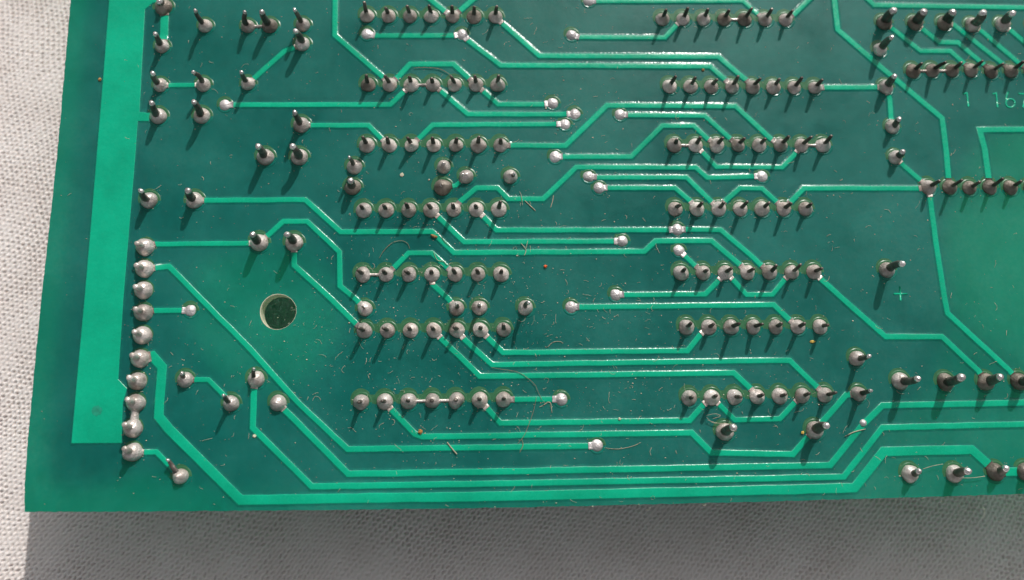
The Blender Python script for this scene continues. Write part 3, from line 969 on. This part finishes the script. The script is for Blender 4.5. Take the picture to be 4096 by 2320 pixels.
# ------------------------------------------------------------------ lint and dust on the board
ZT = ZB / MM
def fibre(name, px, rad, label, cat, mat, group=None, lift=0.10, n=5, zarch=0.0, taper=True):
    P = [B(*q, z=lift) for q in px]
    # Catmull-Rom
    pts = []
    Q = [P[0]] + P + [P[-1]]
    for i in range(1, len(Q) - 2):
        for k in range(6):
            t = k / 6
            a, b, c, d = Q[i - 1], Q[i], Q[i + 1], Q[i + 2]
            pts.append(.5 * ((2 * b) + (-a + c) * t + (2 * a - 5 * b + 4 * c - d) * t * t + (-a + 3 * b - 3 * c + d) * t ** 3))
    pts.append(P[-1])
    m = len(pts)
    base = pts[0]
    path = [(q[0] - base[0], q[1] - base[1], lift + zarch * math.sin(math.pi * i / (m - 1))) for i, q in enumerate(pts)]
    rr = [rad * (0.55 + .45 * math.sin(math.pi * (0.08 + .84 * i / (m - 1)))) if taper else rad for i in range(m)]
    V, Fc = tube(path, rr, n=n)
    ob = mesh_obj(name, V, Fc, mat)
    ob.location = (base[0] * MM, base[1] * MM, ZB)
    tag(ob, label, cat, group)
    return ob

fibre('hair', [(1965, 1470), (2000, 1476), (2070, 1488), (2110, 1512), (2140, 1540), (2150, 1562), (2169, 1602)], .026,
      'long thin brown hair lying across three green traces in the lower middle', 'hair', M_HAIR, lift=.16)
fibre('hair', [(2146, 1587), (2136, 1637), (2115, 1699), (2100, 1735), (2087, 1756), (2070, 1775)], .026,
      'brown hair curving down from the short trace beside the row with three merged joints', 'hair', M_HAIR, lift=.16)
fibre('hair', [(2087, 1756), (2092, 1780), (2078, 1812)], .035, 'short brown hair end crossing the trace that stops at a tinned pad', 'hair', M_HAIR, lift=.16)
fibre('hair', [(1517, 1033), (1535, 1003), (1569, 971), (1606, 963), (1630, 974), (1639, 995)], .03,
      'thin arched hair above the joint pair joined by a short silver bridge', 'hair', M_HAIR, lift=.12)
fibre('hair', [(1655, 272), (1700, 270), (1755, 275), (1790, 292), (1812, 308)], .035,
      'thin golden hair arched under the trapezium trace over a pin row', 'hair', M_HAIR, lift=.14)
fibre('lint_thread', [(2418, 1791), (2460, 1796), (2494, 1793), (2535, 1783), (2564, 1769)], .03,
      'pale thread curving away from the tinned pad near the bottom edge', 'thread', M_LINT, lift=.05)
fibre('lint_thread', [(2157, 1628), (2175, 1620), (2190, 1609), (2202, 1612), (2205, 1630), (2208, 1651)], .045,
      'pale hooked thread just below the lone short trace with a tinned end', 'thread', M_LINT, lift=.06)
fibre('straw_bit', [(1789, 1769), (1805, 1790), (1828, 1817)], .06, 'straight straw bit lying across a long trace at bottom', 'straw', M_LINT, lift=.16, taper=False)
fibre('straw_bit', [(3691, 1876), (3730, 1864), (3772, 1856)], .028, 'pale straw leaning against a solder joint near the bottom edge', 'straw', M_LINT, lift=.5, taper=False)
fibre('straw_bit', [(3844, 1912), (3890, 1911), (3940, 1905)], .03, 'pale straw lying between two lead joints at the bottom edge', 'straw', M_LINT, lift=.4, taper=False)
fibre('straw_bit', [(3379, 1746), (3415, 1728), (3462, 1716)], .055, 'pale straw lying across the slanted traces', 'straw', M_LINT, lift=.16)
fibre('lint_thread', [(2084, 973), (2095, 985), (2103, 993), (2111, 963)], .04, 'pale forked thread lying between two parallel traces', 'thread', M_LINT, lift=.14)
fibre('lint_thread', [(2103, 993), (2103, 1008), (2097, 1022)], .04, 'short pale thread hanging off a forked thread', 'thread', M_LINT, lift=.15)
fibre('lint_thread', [(2214, 781), (2210, 805), (2202, 831)], .04, 'short straight pale thread beside a kinked trace', 'thread', M_LINT, lift=.07)
fibre('lint_thread', [(2099, 802), (2120, 822), (2142, 843)], .05, 'knotted pale thread under a kinked trace', 'thread', M_LINT, lift=.07)
fibre('lint_thread', [(2078, 765), (2086, 785), (2090, 822)], .03, 'thin pale thread crossing a kinked trace', 'thread', M_LINT, lift=.15)
for q, lb in (([(2826, 1668), (2850, 1690), (2890, 1694), (2925, 1700)], 'wavy strand in the lint tangle above a big joint below a pin row'),
              ([(2824, 1662), (2860, 1655), (2882, 1664), (2850, 1675)], 'looped strand in the lint tangle above a big joint below a pin row'),
              ([(2830, 1680), (2870, 1692), (2940, 1696)], 'straight strand in the lint tangle above a big joint below a pin row')):
    fibre('lint_thread', q, .025, lb, 'thread', M_LINT, group='tangled lint', lift=.2 + rnd.random() * .2)
fibre('lint_thread', [(1735, 1010), (1750, 1040), (1775, 1045), (1790, 1060), (1805, 1050)], .03, 'pale crinkled thread over the end of a trapezium trace', 'thread', M_LINT, lift=.15)
fibre('lint_thread', [(1748, 925), (1765, 945), (1778, 965), (1800, 985)], .028, 'dark thread trailing from the brown husk', 'thread', M_HAIR, lift=.15)
fibre('lint_thread', [(2180, 1386), (2190, 1388), (2212, 1369), (2240, 1366), (2252, 1374)], .03, 'pale curved thread just above a long trace', 'thread', M_LINT, lift=.05)
fibre('lint_thread', [(2225, 1583), (2240, 1600)], .015, 'tiny thread on a tinned pad', 'thread', M_LINT, lift=.42)

def grain(name, px, py, size, label, cat, mat, lift=0.0, squash=.7, seed=1):
    rs = np.random.RandomState(seed)
    bm = bmesh.new()
    bmesh.ops.create_icosphere(bm, subdivisions=2, radius=size)
    for v in bm.verts:
        k = 1 + rs.normal(0, .14)
        v.co = Vector((v.co.x * k, v.co.y * k, v.co.z * k * squash))
    for v in bm.verts: v.co = (v.co + Vector((0, 0, size * squash * .85 + lift))) * MM
    me = bpy.data.meshes.new(name); bm.to_mesh(me); bm.free()
    me.materials.append(mat)
    ob = bpy.data.objects.new(name, me); col.objects.link(ob)
    p = B(px, py); ob.location = (p[0] * MM, p[1] * MM, ZB)
    return tag(ob, label, cat)
grain('grain', 2181, 1066, .19, 'tiny orange red grain on bare dark green board', 'grain', M_RED)
grain('crumb', 1682, 1726, .24, 'orange brown crumb at the bend of a trace under the merged joints', 'crumb', M_ORANGE, lift=.08, squash=.5, seed=4)
g = grain('husk', 1737, 946, .22, 'brown oblong husk lying at a trace bend', 'husk', M_BROWN, lift=.1, squash=.6, seed=5)
g.scale = (2.0, .75, .8); g.rotation_euler = (0, 0, math.radians(-24))
g = grain('flake', 3249, 1366, .20, 'yellow flake below the end of a pin row', 'flake', M_YELLOW, squash=.4, seed=6); g.scale = (1.4, .8, 1)
grain('flake', 2478, 1676, .16, 'pale brown speck stuck on the upper edge of a trace', 'flake', M_DUST, lift=.08, squash=.4, seed=7)
grain('crumb', 3209, 1730, .17, 'yellow brown crumb against the side of a big joint', 'crumb', M_YELLOW, squash=.7, seed=8)
grain('flake', 400, 319, .20, 'brown speck close to the broad copper bar', 'flake', M_BROWN, squash=.5, seed=9)
grain('flake', 2812, 280, .17, 'brown speck under a double trace bend', 'flake', M_BROWN, squash=.5, seed=10)
grain('crumb', 1018, 1744, .19, 'pale brown crumb touching the outermost slanted trace', 'crumb', M_DUST, squash=.4, seed=11)
grain('crumb', 1607, 700, .24, 'pale flat crumb between four single joints', 'crumb', M_DUST, squash=.25, seed=12)

# loose dust: specks and short curled fibres nobody could count
def dust():
    V, Fc = [], []
    def add(v, f):
        b = len(V)
        V.extend(v); Fc.extend([tuple(i + b for i in q) for q in f])
    n = 0
    r = random.Random(21)
    jk = [j_ for j_ in J.values() if 0 < j_['px'][0] < 4096]
    while n < 5400:
        x, y = r.uniform(150, 4080), r.uniform(10, 2030)
        near = r.random() < .16
        if near:
            j_ = r.choice(jk); a_ = r.random() * 6.28; d_ = r.uniform(34, 62)
            x, y = j_['px'][0] + d_ * math.cos(a_), j_['px'][1] + d_ * math.sin(a_)
        dens = .16 + 1.0 * math.exp(-(((x - 2250) / 620) ** 2 + ((y - 1420) / 330) ** 2)) + .5 * math.exp(-(((x - 1700) / 600) ** 2 + ((y - 1300) / 700) ** 2))
        if x < 600 and x < 560 - y * .05: dens *= .25
        if near: dens = 1.0
        if r.random() > dens: continue
        n += 1
        p = B(x, y); s = abs(r.gauss(0, .030)) + .014
        a = r.random() * 6.28; el = r.uniform(.4, 1)
        z = .01 + s * .4
        v = []
        for k in range(5):
            t = a + k * 1.2566
            q = s * r.uniform(.6, 1.2)
            v.append(((p[0] + q * math.cos(t)) * MM, (p[1] + q * el * math.sin(t)) * MM, (z + r.uniform(-.2, .2) * s) * MM))
        v.append((p[0] * MM, p[1] * MM, (z + s * .6) * MM)); v.append((p[0] * MM, p[1] * MM, .004 * MM))
        f = [(k, (k + 1) % 5, 5) for k in range(5)] + [((k + 1) % 5, k, 6) for k in range(5)]
        add(v, f)
    n = 0
    while n < 620:
        x, y = r.uniform(150, 4080), r.uniform(10, 2030)
        dens = .25 + .8 * math.exp(-(((x - 2100) / 750) ** 2 + ((y - 1350) / 480) ** 2))
        if x < 560 - y * .05: dens *= .2
        if r.random() > dens: continue
        n += 1
        p = B(x, y)
        L = r.uniform(.2, .75) if r.random() < .85 else r.uniform(.8, 1.6)
        a = r.random() * 6.28; c = r.gauss(0, 1.6)
        m = 6
        pts = []; q = np.array([p[0], p[1]])
        for k in range(m):
            pts.append((q[0], q[1], .04 + .05 * math.sin(k / (m - 1) * math.pi)))
            q = q + L / m * np.array([math.cos(a), math.sin(a)])
            a += c * L / m * 1.2 + r.gauss(0, .25)
        rad = r.uniform(.009, .018)
        v, f = tube(pts, [rad] * m, n=4)
        add(v, f)
    ob = mesh_obj('dust', V, Fc, M_DUST, None, smooth=False)
    ob.location = (0, 0, ZB)
    tag(ob, 'pale dust specks and tiny curled fibres scattered over the board', 'dust', kind='stuff')
dust()
